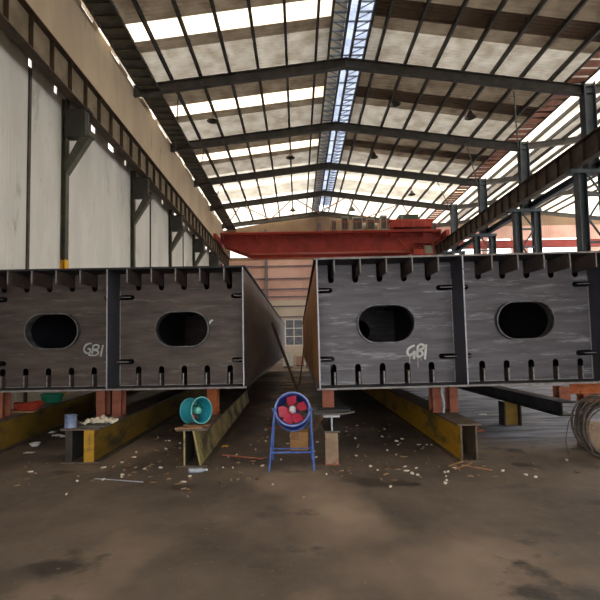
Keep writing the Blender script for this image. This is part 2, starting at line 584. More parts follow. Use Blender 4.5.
for x in (-3.2, 2.4, 8.0):
    struct(MB().box(x - .16, x + .16, YE - .3, YE - .12, 0, 14.2 - abs(x - 2.5) * .1, 'girt').build('trim_%d' % k)); k += 1
# dusty window low in the gable
wn = MB()
wn.box(-1.35, .5, YE + .05, YE + .07, 1.5, 4.2, 'glass')
for xx in (-1.35, -.47, .42):
    wn.box(xx, xx + .08, YE + .01, YE + .05, 1.5, 4.2, 'white')
for zz in (1.5, 2.4, 3.25, 4.12):
    wn.box(-1.35, .5, YE - .01, YE + .01, zz, zz + .08, 'white')
struct(wn.build('window_1'))

# ---- roof sheets: opaque and pale bands per bay
roof = MB()
wi = 2


def sheet(mb, x0, x1, y0, y1, mat, dz=0):
    v = [mb.bm.verts.new((x, yy, zr(x if x != 13.45 else 13.44) + dz)) for x, yy in ((x0, y0), (x1, y0), (x1, y1), (x0, y1))]
    mb.face(v, mat)


skyl = []
for kb in range(-2, 7):
    b0 = 2.3 + 6 * kb
    b1 = b0 + 6
    if b1 <= YB:
        continue
    a0 = max(b0, YB)
    b1 = min(b1, YE)
    for side, (x0, x1) in (('L', (-7.75, 1.65)), ('R', (3.35, 13.82))):
        if kb == 6:
            sheet(roof, x0, x1, b0, b1, 'skylight_far'); continue
        if kb == 7:
            sheet(roof, x0, x1, b0, b1, 'skylight_far'); continue
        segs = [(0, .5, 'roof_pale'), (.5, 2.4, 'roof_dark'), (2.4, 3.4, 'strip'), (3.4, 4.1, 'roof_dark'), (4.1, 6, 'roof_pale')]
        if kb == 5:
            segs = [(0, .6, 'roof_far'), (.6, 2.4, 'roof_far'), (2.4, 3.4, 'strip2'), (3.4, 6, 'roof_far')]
        for s0, s1, mm in segs:
            ya, yb = max(b0 + s0, a0), min(b0 + s1, b1)
            if yb <= ya:
                continue
            if mm.startswith('strip'):
                if side == 'L' or mm == 'strip2':
                    q = MB(); sheet(q, x0, x1, ya, yb, 'skylight'); struct(q.build('window_%d' % wi)); wi += 1
                else:
                    sheet(roof, x0, x1, ya, yb, 'roof_strip')
            else:
                sheet(roof, x0, x1, ya, yb, mm)
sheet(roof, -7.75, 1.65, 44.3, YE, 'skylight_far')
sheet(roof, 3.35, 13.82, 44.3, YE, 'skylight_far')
struct(roof.build('ceiling'))
roof2 = MB()
xq = 13.87
qi = 0
while xq < 24.6:
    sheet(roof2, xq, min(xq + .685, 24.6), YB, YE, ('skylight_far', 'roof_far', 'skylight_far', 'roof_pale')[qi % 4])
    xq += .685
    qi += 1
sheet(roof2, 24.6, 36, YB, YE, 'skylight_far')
for kb in range(0, 7):
    b0 = 2.3 + 6 * kb
struct(roof2.build('ceiling_right'))

# ---- ridge ventilator
rv = thing('ridge_ventilator', 'blue grey lattice ridge ventilator along the roof crown', 'roof ventilator', (2.5, YB, 15.28))
m = MB()
for xx in (-.85, -.2, .2, .85):
    m.box(xx - .05, xx + .05, 0, YE - YB, -.12, .08, 'frame')
m.build('rail', rv)
m = MB()
yy = 0
while yy < YE - YB:
    m.box(-.85, -.2, yy, yy + .08, -.02, .04, 'lattice')
    m.box(.2, .85, yy, yy + .07, -.02, .04, 'lattice')
    m.tube([(-.85, yy, .02), (-.2, yy + .5, .02)], .025, 'lattice', 5)
    m.tube([(.85, yy, .02), (.2, yy + .5, .02)], .025, 'lattice', 5)
    if int(yy / .55) % 4 == 0:
        m.box(-.2, .2, yy, yy + .06, -.02, .03, 'lattice')
    yy += .55
m.build('lattice', rv)
m = MB()
m.prism([(-1.05, 0, .75), (0, 0, .95), (1.05, 0, .75), (1.05, 0, .77), (0, 0, .97), (-1.05, 0, .77)], (0, YE - YB, 0), 'cap')
m.build('cap_sheet', rv)
MB().box(-.84, -.24, 0, YE - YB, .22, .24, 'roof_far').build('side_panel', rv)

# ---- rafters, purlins, gutters


def ibeam_x(mb, p0, p1, h, wd, mat, tw=.02, tf=.03):
    """I beam between two points running mostly along x"""
    a, b = Vector(p0), Vector(p1)
    for (za, zb, hw) in ((-h / 2, -h / 2 + tf, wd / 2), (h / 2 - tf, h / 2, wd / 2), (-h / 2 + tf, h / 2 - tf, tw / 2)):
        mb.prism([(a.x, a.y - hw, a.z + za), (a.x, a.y + hw, a.z + za), (a.x, a.y + hw, a.z + zb), (a.x, a.y - hw, a.z + zb)], b - a, mat)


m = MB()
ibeam_x(m, (-10.1, 0, -1.25), (0, 0, -.05), .46, .26, 'frame')
ibeam_x(m, (0, 0, -.05), (11.2, 0, -1.6), .46, .26, 'frame')
m.box(-.02, .02, -.14, .14, -.34, .2, 'frame')
raf = m.build('roof_rafter', loc=(2.5, FR[0], 14.98))
tag(raf, 'dark steel rafter overhead, nearest of the main hall', 'rafter', 'rafters of the main hall')
rt = ['nearest of the main hall', 'first one seen across the top of the photo', 'second from the top of the photo, under the ridge ventilator',
      'third from the top of the photo', 'fourth from the top, before the bright far bay', 'against the far gable wall']
raf['label'] = 'dark steel roof rafter overhead, ' + rt[0]
for i, yy in enumerate(FR[1:]):
    copy_tree(raf, (2.5, yy, 14.98), label='dark steel roof rafter, ' + rt[i + 1])
m = MB()
ibeam_x(m, (0, 0, 0), (10.75, 0, 1.25), .36, .24, 'frame')
ibeam_x(m, (10.75, 0, 1.25), (21.5, 0, 0), .36, .24, 'frame')
r2 = m.build('roof_rafter', loc=(13.85, FR[0], 13.4))
tag(r2, 'dark rafter of the neighbouring bay on the right, nearest one', 'rafter', 'rafters of the neighbouring hall')
for i, yy in enumerate(FR[1:]):
    copy_tree(r2, (13.85, yy, 13.4), label='dark rafter of the neighbouring bay on the right, %s from the camera' % ORD[i + 1])

m = MB()
m.box(-.055, .055, 0, YE - YB, 0, .02, 'frame').box(-.06, -.035, 0, YE - YB, 0, .2, 'frame').box(-.06, .06, 0, YE - YB, .18, .2, 'frame')
pur = m.build('purlin', loc=(0, YB, 0))
first = True
cnt = 0
words = ['first', 'second', 'third', 'fourth', 'fifth', 'sixth', 'seventh', 'eighth', 'ninth', 'tenth']
for side in (-1, 1):
    for i in range(7):
        x = 2.5 + side * (1.45 + 1.37 * i)
        lab = '%s long roof purlin %s of the ridge ventilator' % (words[i], 'left' if side < 0 else 'right')
        z = zr(x) - .215
        if first:
            pur.location = (x, YB, z); tag(pur, lab, 'purlin', 'purlins of the main hall'); first = False
        else:
            copy_tree(pur, (x, YB, z), label=lab)
for i in range(13):
    x = 14.6 + 1.0 * i
    z = zr(x) - .215
    c = copy_tree(pur, (x, YB, z), label='%s roof purlin beyond the valley, in the neighbouring bay' % (words + ['eleventh', 'twelfth', 'thirteenth'])[i])
    c['group'] = 'purlins of the neighbouring hall'
# ladder shaped boards along both eaves
for xx, mt, lab in ((-6.84, 'frame_green', 'dark ribbed eave lattice above the left wall'), (13.3, 'gutter', 'rust brown valley gutter with cross boards above the right columns')):
    t = thing('eave_lattice' if xx < 0 else 'valley_gutter', lab, 'lattice' if xx < 0 else 'gutter', (xx, YB, 13.72))
    m = MB()
    m.box(-.5, -.42, 0, YE - YB, 0, .1, 'frame').box(.42, .5, 0, YE - YB, 0, .1, 'frame')
    if xx < 0:
        m.box(-.42, .42, 0, YE - YB, .07, .09, 'frame')
    m.build('side_rail', t)
    m = MB()
    yy = .3
    while yy < YE - YB:
        m.box(-.42, .42, yy, yy + (.3 if xx < 0 else .42), .02, .06, mt)
        yy += .62
    m.build('cross_board', t)
# sloping roof braces
def rod(name, a, b, r, mat, label, cat, group=None, seg=6):
    a, b = Vector(a), Vector(b)
    o = MB().tube([(0, 0, 0), b - a], r, mat, seg).build(name, loc=a)
    return tag(o, label, cat, group)


for i, yy in enumerate(FR[2:]):
    rod('brace_rod', (-7.3, yy - .05, 13.55), (-5.7, yy - 5.2, 14.15), .035, 'frame_green', 'thin brace rod rising from the left eave, %s visible bay' % ORD[i], 'brace', 'left eave brace rods')
    rod('brace_rod', (13.6, yy - .05, 13.2), (10.85, yy - 5.2, 13.85), .035, 'frame_green', 'thin brace rod rising from the right column heads, %s visible bay' % ORD[i], 'brace', 'right eave brace rods')
zz = [(-7, 44.1), (-4.9, 38.5), (-2.6, 44.1), (-.2, 38.5), (2.3, 44.1), (4.6, 38.5), (7, 44.1), (9.4, 38.5), (12, 44.1)]
m = MB()
for (xa, ya), (xb, yb) in zip(zz[:-1], zz[1:]):
    m.tube([(xa, ya, zr(xa) - .45), (xb, yb, zr(xb) - .45)], .06, 'timber', 5)
tag(m.build('wind_bracing'), 'zigzag wind bracing under the bright last roof bay', 'bracing')

# high bay lamps
lamp = thing('high_bay_lamp', '', 'lamp', group='high bay lamps under the roof')
MB().tube([(0, 0, 0), (0, 0, .3)], .02, 'lamp', 6).build('stem', lamp)
MB().lathe([(.0, .02), (.1, .02), (.13, -.12), (.3, -.3), (.31, -.31), (.28, -.31), (.11, -.13), (0, -.1)], 'lamp', seg=20).build('lamp_shade', lamp, smooth=True)
LP = [(-4.4, 23.2, 'above the left slope beside the first bright skylight strip'), (9.5, 23.0, 'right of the ridge in the first visible bay'), (4.7, 22.6, 'just right of the ridge ventilator in the first visible bay'),
      (-.4, 29.2, 'left of the ridge ventilator, second visible bay'), (5.2, 29.2, 'right of the ridge ventilator, second visible bay'), (-.4, 41, 'left of the ridge in the bright far bay'), (5.2, 41, 'right of the ridge in the bright far bay'), (9.6, 35.2, 'above the right end of the red crane')]
for i, (x, y, s) in enumerate(LP):
    px_ = [2.5 + sd * (1.45 + 1.37 * k_) for sd in (-1, 1) for k_ in range(7)]
    x = min(px_, key=lambda v: abs(v - x))
    z = zr(x) - .215 - .3
    if i == 0:
        lamp.location = (x, y, z); lamp['label'] = 'small dark high bay lamp ' + s
    else:
        copy_tree(lamp, (x, y, z), label='small dark high bay lamp ' + s)


# ------------------------------------------------------------------ columns
def hsec(mb, cx, cy, hx, hy, z0, z1, mat, t=.03):
    """H section upright; flanges face +-x"""
    mb.box(cx - hx, cx - hx + t, cy - hy, cy + hy, z0, z1, mat)
    mb.box(cx + hx - t, cx + hx, cy - hy, cy + hy, z0, z1, mat)
    mb.box(cx - hx + t, cx + hx - t, cy - t / 2, cy + t / 2, z0, z1, mat)


lc = thing('wall_column', '', 'column', (-7.63, FR[0], 0), group='columns along the left wall')
m = MB(); hsec(m, 0, 0, .08, .1, 4.5, 9.9, 'frame_green', .02); m.build('shaft', lc)
m = MB(); hsec(m, 0, 0, .082, .102, 0, 4.5, 'yellow_foot', .02); m.build('painted_foot', lc)
m = MB()
m.box(.08, .74, -.02, .02, 8.6, 9.5, 'frame').box(.08, .9, -.15, .15, 8.57, 8.63, 'frame').box(.08, .86, -.15, .15, 9.46, 9.52, 'frame')
m.box(.68, .72, -.14, .14, 8.63, 9.46, 'frame').box(.08, .72, -.14, -.1, 8.63, 9.46, 'frame')
m.build('crane_bracket', lc)
m = MB()
m.prism([(.08, -.13, 7.35), (.08, -.13, 7.75), (.52, -.13, 8.57), (.86, -.13, 8.57)], (0, .26, 0), 'frame_green')
m.build('bracket_brace', lc)
for i, yy in enumerate(FR):
    lab = ['grey wall column with yellow painted foot, nearest on the left wall', 'second bracketed column along the left wall', 'third bracketed column along the left wall',
           'fourth bracketed column along the left wall', 'fifth bracketed column along the left wall, near the crane', 'last column of the left wall beside the far gable'][i]
    if i == 0:
        lc['label'] = lab
    else:
        copy_tree(lc, (-7.63, yy, 0), label=lab)

rc = thing('hall_column', '', 'column', (13.85, FR[0], 0), group='columns between the two halls')
m = MB(); hsec(m, .07, 0, .27, .2, 9.5, 13.75, 'frame_blue'); m.build('upper_shaft', rc)
for cx in (-.48, .67):
    m = MB(); hsec(m, cx, 0, .2, .2, 0, 9.35, 'frame_blue'); m.build('leg', rc)
MB().box(-1.05, .92, -.22, .22, 9.35, 9.53, 'frame_blue').build('column_head', rc)
m = MB()
z = .6
s = 1
while z < 8.8:
    m.tube([(-.28, -.12, z), (.47, -.12, z + 1.1)] if s > 0 else [(.47, -.12, z), (-.28, -.12, z + 1.1)], .05, 'frame_blue', 5)
    m.box(-.28, .47, -.16, -.08, z - .05, z + .05, 'frame_blue')
    z += 1.1
    s = -s
m.build('lacing', rc)
rl = ['nearest column between the halls, outside the photo edge', 'big blue grey laced column at the right edge of the photo', 'second laced column from the right edge of the photo',
      'third laced column from the right edge of the photo', 'fourth laced column from the right edge, beside the red crane', 'farthest laced column, against the gable wall']
for i, yy in enumerate(FR):
    if i == 0:
        rc['label'] = rl[0]
    else:
        copy_tree(rc, (13.85, yy, 0), label=rl[i])


def runway(x, z0, z1, label, wm, fm, sm, y0=YB, side=1, stiff=True):
    t = thing('crane_runway_beam', label, 'crane beam', (x, y0, z0))
    L = YE - .4 - y0
    h = z1 - z0
    MB().box(-.16, .16, 0, L, 0, .03, fm).build('bottom_flange', t)
    MB().box(-.2, .2, 0, L, h - .03, h, fm).build('top_flange', t)
    MB().box(-.01, .01, 0, L, .03, h - .03, wm).build('web_plate', t)
    MB().box(-.04, .04, 0, L, h, h + .12, sm).build('rail', t)
    if stiff:
        first = None
        yy = .3
        while yy < L:
            if y0 + yy > 6:
                if first is None:
                    first = MB().box(-.14, .14, -.008, .008, .03, h - .03, sm).build('stiffener', t, (0, yy, 0))
                else:
                    c = first.copy(); COL.objects.link(c); c.location = (0, yy, 0)
            yy += 1.0
    return t


runway(-7.05, 9.53, 10.55, 'brown crane runway beam along the left wall', 'crane_beam', 'crane_stiff', 'crane_stiff')
runway(13.02, 9.54, 10.55, 'dark brown crane runway beam on the right columns', 'crane_beam_dark', 'crane_stiff', 'crane_beam_dark')
runway(14.2, 9.54, 9.83, 'neighbouring hall runway beam behind the right columns', 'frame_blue', 'frame_blue', 'frame_blue', stiff=False)

# ------------------------------------------------------------------ overhead cranes
cr = thing('overhead_crane', 'red overhead travelling crane spanning the far end of the hall', 'crane', (3.0, 39.5, 10.67))
for yy in (-1.0, 1.1):
    m = MB()
    zb = -1.0
    m.prism([(-9.7, yy - .3, .05), (-8.9, yy - .3, -.35), (-7.2, yy - .3, zb), (7.2, yy - .3, zb), (8.9, yy - .3, -.35), (9.7, yy - .3, .05), (9.7, yy - .3, .78), (-9.7, yy - .3, .78)], (0, .6, 0), 'crane_red')
    m.box(-9.7, 9.7, yy - .36, yy + .36, .78, .84, 'crane_orange')
    m.box(-7.2, 7.2, yy - .36, yy + .36, zb - .05, zb, 'crane_orange')
    m.build('bridge_girder', cr)
m = MB(); m.box(-9.6, 9.6, -1.9, -1.36, .5, .55, 'crane_red')
for i in range(14):
    m.box(-9.4 + i * 1.45, -9.36 + i * 1.45, -1.9, -1.36, .2, .5, 'crane_red')
m.build('walkway', cr)
for s in (-1, 1):
    m = MB(); xx = s * 10.03
    m.box(xx - .14, xx + .14, -2.1, 2.1, .1, .6, 'crane_red')
    m.lathe([(0, -.06), (.13, -.06), (.13, .06), (0, .06)], 'frame', Matrix.Translation((xx, -1.8, .13)) @ Matrix.Rotation(PI / 2, 4, 'Y'), 16)
    m.build('end_carriage', cr)
m = MB(); m.box(.2, 9.2, -1.75, -1.7, 1.5, 1.54, 'crane_orange')
for i in range(10):
    m.box(.2 + i, .24 + i, -1.75, -1.7, .84, 1.5, 'crane_orange')
tag_o = m.build('handrail', cr)
tr = thing('crane_trolley', 'hoist trolley with grey motors and red cabinet on the red crane', 'hoist trolley', (3.0, 39.5, 11.51))
MB().box(1.8, 5.3, -1.2, 1.3, 0, .12, 'machine_pale').build('trolley_frame', tr)
MB().lathe([(0, -.9), (.42, -.9), (.42, .9), (0, .9)], 'machine_pale', Matrix.Translation((3.4, 0, .55)) @ Matrix.Rotation(PI / 2, 4, 'Y'), 20).build('rope_drum', tr, smooth=True)
for xx, w_, h_, mt in ((0.05, .5, 1.05, 'machine'), (1.0, .6, 1.3, 'machine'), (4.4, .6, 1.35, 'machine_pale'), (1.95, .9, 1.25, 'machine_pale'), (3.2, .7, 1.1, 'machine')):
    m = MB(); m.box(xx, xx + w_, -1.25, -.75, 0 if xx < 1.6 else .12, h_, mt)
    m.box(xx + .08, xx + w_ - .08, -1.3, -1.25, .15, h_ - .15, 'frame')
    m.build('motor', tr)
m = MB(); m.box(5.3, 9.0, -1.3, 1.2, .25, .85, 'crane_red').box(5.2, 9.1, -1.35, 1.25, .85, .93, 'crane_orange').box(5.4, 5.5, -1.3, -1.2, 0, .25, 'crane_red').box(8.8, 8.9, -1.3, -1.2, 0, .25, 'crane_red')
m.build('red_cabinet', tr)
m = MB(); m.box(6.2, 7.9, -.8, .6, .93, 1.5, 'machine_green').box(6.3, 6.5, -.85, -.8, 1, 1.4, 'machine')
m.build('control_box', tr)
cb = bpy.data.objects.new('crane_cabin', None); COL.objects.link(cb); cb.parent = cr; cb.location = (8.3, -1.1, -1.47)
m = MB(); m.box(-1.2, .6, -.6, -.1, .0, .08, 'crane_red').box(-1.2, .6, -.6, -.1, 1.0, 1.08, 'crane_red')
for xx in (-1.2, -.3, .52):
    m.box(xx, xx + .08, -.6, -.52, .08, 1.0, 'crane_red').box(xx, xx + .08, -.18, -.1, .08, 1.48, 'crane_red')
m.tube([(-2.4, -.4, 1.45), (-1.2, -.4, .1)], .05, 'crane_orange', 6)
m.build('cabin_frame', cb)
m = MB(); m.box(-1.1, -.3, -.56, -.14, .08, .5, 'crane_orange').box(-.2, .5, -.56, -.14, .08, .8, 'machine')
m.build('cabin_panel', cb)
c2 = thing('overhead_crane', 'red crane girder in the neighbouring hall before the lit windows', 'crane', (24.2, 42.5, 9.96))
m = MB(); m.box(-9.9, 9.9, -.3, .3, .7, 1.32, 'crane_red').box(-9.9, 9.9, -.34, .34, 1.32, 1.36, 'crane_orange')
m.build('bridge_girder', c2)
m = MB(); m.box(-10.1, -9.9, -1.2, 1.2, 0, .7, 'crane_red'); m.build('end_carriage', c2)

# ------------------------------------------------------------------ the two box girders
H = 1.932
Z0 = 0.933
CW = 2.14
RD = 0.48      # recess of the diaphragm


def arc(cx, cz, r, a0, a1, n=8):
    return [(cx + r * math.cos(a0 + (a1 - a0) * i / n), cz + r * math.sin(a0 + (a1 - a0) * i / n)) for i in range(n + 1)]


def stadium(cx, cz, hw, hh, n=14):
    r = hh
    return arc(cx + hw - r, cz, r, -PI / 2, PI / 2, n) + arc(cx - hw + r, cz, r, PI / 2, 3 * PI / 2, n)


def girder(name_label, loc, roty, sgn, plates, paint):
    """local x runs 0..2*CW (sgn=+1) or -2*CW..0 (sgn=-1); local y into the hall"""
    mf, ms_out, mside_other = plates
    g = thing('box_girder', name_label, 'box girder', loc, (0, roty, 0))
    xa, xb = (0, 2 * CW) if sgn > 0 else (-2 * CW, 0)
    L = 20.9
    m = MB(); m.box(xa - .045, xb + .045, 0, L, H - .028, H, 'mill', front='mill' if sgn < 0 else 'edge_dim'); m.build('top_flange', g)
    m = MB(); m.box(xa - .045, xb + .045, 0, L, 0, .028, 'mill', front='edge_dim'); m.build('bottom_flange', g)
    for i, wx in enumerate((xa, xa + CW, xb)):
        m = MB()
        x0, x1 = wx - .010, wx + .010
        m.box(x0, x1, 0.0, L, .028, H - .028, 'steel_web', front='edge')
        o = m.build('web_plate', g)
        # outer faces carry their own steel
        me = o.data
        if wx == 0:
            me.materials.append(MAT[ms_out]); idx = len(me.materials) - 1
            for p in me.polygons:
                if p.normal.x * (-sgn) > .9:
                    p.material_index = idx
    offs = [.265 + .384 * i for i in range(5)]
    ts = bs = None
    for c in range(2):
        cx0 = xa + c * CW + .013
        cx1 = xa + (c + 1) * CW - .013
        st0 = {(1, 0): .255, (1, 1): .43, (-1, 0): .185, (-1, 1): .315}[(sgn, c)]
        nsh = -.018 if sgn > 0 else .012
        sx = [xa + c * CW + st0 + .382 * i for i in range(5)]
        for x in sx:
            if ts is None:
                ts = MB().box(-.009, .009, 0.0, L, H - .238, H - .028, 'stiff', front='edge_dim').build('top_stiffener', g, (x, 0, 0))
                bs = MB().box(-.011, .011, RD - .03, L, .028, .225, 'stiff', front='weld').build('bottom_stiffener', g, (x, 0, 0))
            else:
                for s_ in (ts, bs):
                    k_ = s_.copy(); COL.objects.link(k_); k_.location = (x, 0, 0)
        zst = (.43, 1.505)
        for z_ in zst:
            for (xq, d) in ((cx0, 1), (cx1, -1)):
                pro = RD - (.12 if z_ < 1 else .05)
                m = MB(); m.box(min(xq, xq + d * .19), max(xq, xq + d * .19), pro, L, z_ - .007, z_ + .007, 'mill', front='edge_dim')
                m.build('web_stiffener', g)
        # outline with notches
        bot, top = .028, H - .028
        out = [(cx0, bot)]
        for x in sx:
            r = .047
            xc = x + nsh
            out += [(xc - r, bot)] + arc(xc, bot + .272, r, PI, 0, 8) + [(xc + r, bot)]
        out += [(cx1, bot)]
        for z_ in zst:
            out += [(cx1, z_ - .042)] + arc(cx1 - .2, z_, .042, -PI / 2, -3 * PI / 2, 8) + [(cx1, z_ + .042)]
        out += [(cx1, top)]
        for x in reversed(sx):
            r = .047
            xc = x + nsh
            out += [(xc + r, top)] + arc(xc, top - .24, r, 0, -PI, 8) + [(xc - r, top)]
        out += [(cx0, top)]
        for z_ in reversed(zst):
            out += [(cx0, z_ + .042)] + arc(cx0 + .2, z_, .042, PI / 2, -PI / 2, 8) + [(cx0, z_ - .042)]
        mx = (cx0 + cx1) / 2 + {(1, 0): 0, (1, 1): .02, (-1, 0): -.03, (-1, 1): 0}[(sgn, c)]
        mz = .958
        hole = stadium(mx, mz, .435, .285)
        m = MB(); m.plate([out, hole], RD, RD + .014, mf, rim='collar')
        d0 = m.build('diaphragm', g)
        for yy in (4.2, 9.5, 20.0):
            k_ = d0.copy(); COL.objects.link(k_); k_.location = (0, yy, 0); k_.name = 'inner_diaphragm'
        # collar ring round the manhole
        m = MB()
        a, b = stadium(mx, mz, .452, .302), stadium(mx, mz, .434, .284)
        m.plate([a, b], RD - .085, RD + .09, 'collar', rim='collar')
        m.build('manhole_collar', g)
        # weld beads
        m = MB()
        segs = [(.03, zst[0] - .04), (zst[0] + .04, zst[1] - .04), (zst[1] + .04, H - .3)]
        for (z0_, z1_) in segs:
            m.box(cx0, cx0 + .012, RD - .012, RD, z0_, z1_, 'weld').box(cx1 - .012, cx1, RD - .012, RD, z0_, z1_, 'weld')
        xs_ = [cx0] + [v for x in sx for v in (x + nsh - .05, x + nsh + .05)] + [cx1]
        for i in range(0, len(xs_) - 1, 2):
            if xs_[i + 1] > xs_[i]:
                m.box(xs_[i], xs_[i + 1], RD - .012, RD, .028, .04, 'weld')
        m.build('weld_bead', g)
    # painted letters
    if paint:
        inv = g.matrix_basis.inverted()
        Yd = loc[1] + RD
        for strokes, mt, wd in paint:
            m = MB()
            for st in strokes:
                pts = []
                for (u, v) in st:
                    q = inv @ P(u, v, Y=Yd)
                    pts.append((q.x, q.z))
                m.ribbon(pts, wd, Matrix.Translation((0, RD - .001, 0)), mt)
            m.build('painted_mark', g)
    return g


def ztr(pts, u0, v0, s):
    return [(u0 + a / s, v0 + b / s) for a, b in pts]


s_ = 16.67
LP1 = [ztr([(262, 122), (205, 130), (155, 165), (135, 225), (160, 275), (210, 290), (238, 262), (232, 218), (196, 214)], 76, 336, s_),
       ztr([(292, 150), (278, 220), (270, 300)], 76, 336, s_),
       ztr([(295, 158), (350, 148), (385, 175), (360, 215), (300, 228), (362, 250), (372, 288), (330, 318), (270, 322), (205, 312)], 76, 336, s_),
       ztr([(456, 150), (434, 230), (412, 345)], 76, 336, s_)]
RP1 = [ztr([(245, 122), (180, 150), (130, 200), (128, 260), (165, 285), (215, 255), (242, 225), (240, 290), (228, 352)], 400, 338, s_),
       ztr([(300, 125), (290, 215), (288, 320)], 400, 338, s_),
       ztr([(300, 125), (352, 105), (398, 130), (372, 180), (315, 205), (365, 228), (375, 275), (335, 305), (292, 312)], 400, 338, s_),
       ztr([(436, 105), (425, 220), (416, 358)], 400, 338, s_)]
RP2 = [ztr([(165, 290), (162, 360), (164, 425)], 400, 338, s_), ztr([(350, 340), (352, 378)], 400, 338, s_)]
RP3 = [ztr([(298, 330), (300, 410), (300, 490)], 400, 338, s_)]
SLASH = [[(209, 324), (211, 321), (213, 320)]]
gl = girder('brownish steel box girder on the left with two oval manholes', (-.8625, 6.9, Z0), R(0.0), -1, ('steel_l', 'steel_side', 'steel_web'),
            [(LP1, 'chalk_l', .027), (SLASH, 'chalk', .03)])
gr = girder('blue grey steel box girder on the right with two oval manholes', (.305, 6.4, Z0), R(-0.45), 1, ('steel_r', 'rust_side', 'steel_web'),
            [(RP1, 'chalk', .034), (RP2, 'chalk_dim', .02), (RP3, 'pink_drip', .022)])


# ------------------------------------------------------------------ supports on the floor
def ground_beam(label, loc, rotz, L, w_, h_, wx0, wx1, mats, stiffx=None, lean=0):
    mtop, mL, mR, mend = mats
    t = thing('steel_support_beam', label, 'support beam', loc, (0, 0, rotz))
    m = MB(); m.box(-w_ / 2, w_ / 2, 0, L, h_ - .025, h_, mtop); m.build('top_flange', t)
    m = MB(); m.box(-w_ / 2, w_ / 2, 0, L, 0, .02, 'beam_top'); m.build('bottom_flange', t)
    m = MB(); m.box(wx0 - .012, wx0 + .012, .01, L, .02, h_ - .025, mL, front=mend); m.build('side_web', t)
    m = MB(); m.prism([(wx1 - .012 + lean, .01, .02), (wx1 + .012 + lean, .01, .02), (wx1 + .012, .01, h_ - .025), (wx1 - .012, .01, h_ - .025)], (0, L - .01, 0), mR, cap=mend); m.build('side_web', t)
    if stiffx:
        m = MB()
        for a, b in stiffx:
            m.box(a, b, .0, .02, .02, h_ - .025, 'beam_in' if a < 0 else 'yellow')
        m.build('end_plate', t)
    # dark closing plate some way inside
    MB().box(wx0 + .012, wx1 - .015, .55, .57, .02, h_ - .025, 'beam_in').build('inner_plate', t)
    return t


HB = .5
ground_beam('far left yellow support beam running under the left girder, cut by the photo edge', (-4.72, 5.6, 0), R(7), 16, .5, .5, -.15, .15, ('beam_top', 'yellow_green', 'yellow_green', 'beam_top'))
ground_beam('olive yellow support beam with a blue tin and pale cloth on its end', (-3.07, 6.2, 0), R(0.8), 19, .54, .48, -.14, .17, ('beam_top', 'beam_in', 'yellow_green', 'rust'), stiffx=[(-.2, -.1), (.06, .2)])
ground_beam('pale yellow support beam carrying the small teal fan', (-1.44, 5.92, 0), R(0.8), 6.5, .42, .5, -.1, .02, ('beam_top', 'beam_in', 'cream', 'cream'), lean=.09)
ground_beam('bright yellow support beam under the right girder', (2.27, 5.95, 0), R(0), 19, .33, .5, -.11, .09, ('beam_top', 'yellow', 'beam_top', 'beam_top'))


def pier(loc, w_, h_, label, mat='rust', d=.22, group=None):
    m = MB()
    m.box(-w_ / 2, w_ / 2, 0, .02, 0, h_, mat).box(-w_ / 2, w_ / 2, d - .02, d, 0, h_, mat).box(-.01, .01, .02, d - .02, 0, h_, mat)
    m.box(-w_ / 2 - .01, w_ / 2 + .01, -.01, d + .01, 0, .015, mat)
    return tag(m.build('steel_pier', loc=loc), label, 'pier', group)


hp = Z0 - HB
pier((-3.23, 7.2, .48), .14, Z0 - .48, 'red brown pier on the olive beam, left of the pair')
pier((-2.97, 7.2, .48), .14, Z0 - .48, 'red brown pier on the olive beam, right of the pair')
pier((-1.41, 7.15, .5), .16, hp, 'orange brown pier behind the teal fan', 'rust_orange')
pier((2.16, 6.95, .5), .14, hp + .014, 'red brown pier on the bright yellow beam, left of the pair')
pier((2.42, 6.95, .5), .13, hp + .016, 'red brown pier on the bright yellow beam, right of the pair')
pier((-4.89, 7.15, .5), .2, hp, 'red brown pier on the far left yellow beam')
for i, yy in enumerate((14, 22)):
    for xx, q, zb in ((-3.2, 'olive', .48), (-1.6, 'pale yellow', .5), (2.28, 'bright yellow', .5)):
        if q == 'pale yellow':
            pier((-2.1, yy, 0), .2, Z0, '%s floor pier far back under the middle of the left girder' % ('middle', 'rear')[i], d=.2)
            continue
        pier((xx, yy, zb), .18, Z0 - zb + (.013 if xx > 0 else 0), '%s pier far back on the %s beam' % (('middle', 'rear')[i], q))

# post, stub and plates under the right girder's corner
px = P(332, 465, Z=0)
t = thing('support_post', 'rust stained square post under the near corner of the right girder', 'post', (.42, 6.0, 0))
m = MB(); m.box(-.085, .085, -.08, .1, .012, .415, 'concrete_post'); m.build('shaft', t)
MB().box(-.1, .1, -.1, .12, 0, .012, 'rust').build('base_plate', t)
t = thing('beam_stub', 'short steel beam stub lying on the square post', 'beam stub', (.43, 5.96, .415))
m = MB(); m.box(-.11, .11, 0, .75, .2, .225, 'edge').build('top_flange', t)
MB().box(-.11, .11, 0, .75, 0, .02, 'dark_plate').build('bottom_flange', t)
MB().box(-.01, .01, 0, .75, .02, .2, 'dark_plate', front='edge').build('web_plate', t)
m = MB()
m.prism([(-.26, 0, 0), (.12, -.06, 0), (.33, .1, 0), (.3, .62, 0), (-.2, .7, 0)], (0, 0, .022), 'dark_plate')
m.prism([(-.2, .1, .022), (.27, .16, .022), (.24, .66, .022), (-.16, .66, .022)], (0, 0, .02), 'mill')
tag(m.build('packing_plate', loc=(.43, 6.05, .64)), 'dark packing plates between beam stub and short brown block', 'plates')
m = MB(); m.box(-.08, .08, 0, .16, 0, Z0 - .682, 'concrete_post').box(-.085, .085, -.004, .02, 0, Z0 - .682, 'rust')
tag(m.build('packing_block', loc=(.42, 6.45, .682)), 'short brown block wedged under the right girder corner', 'block')

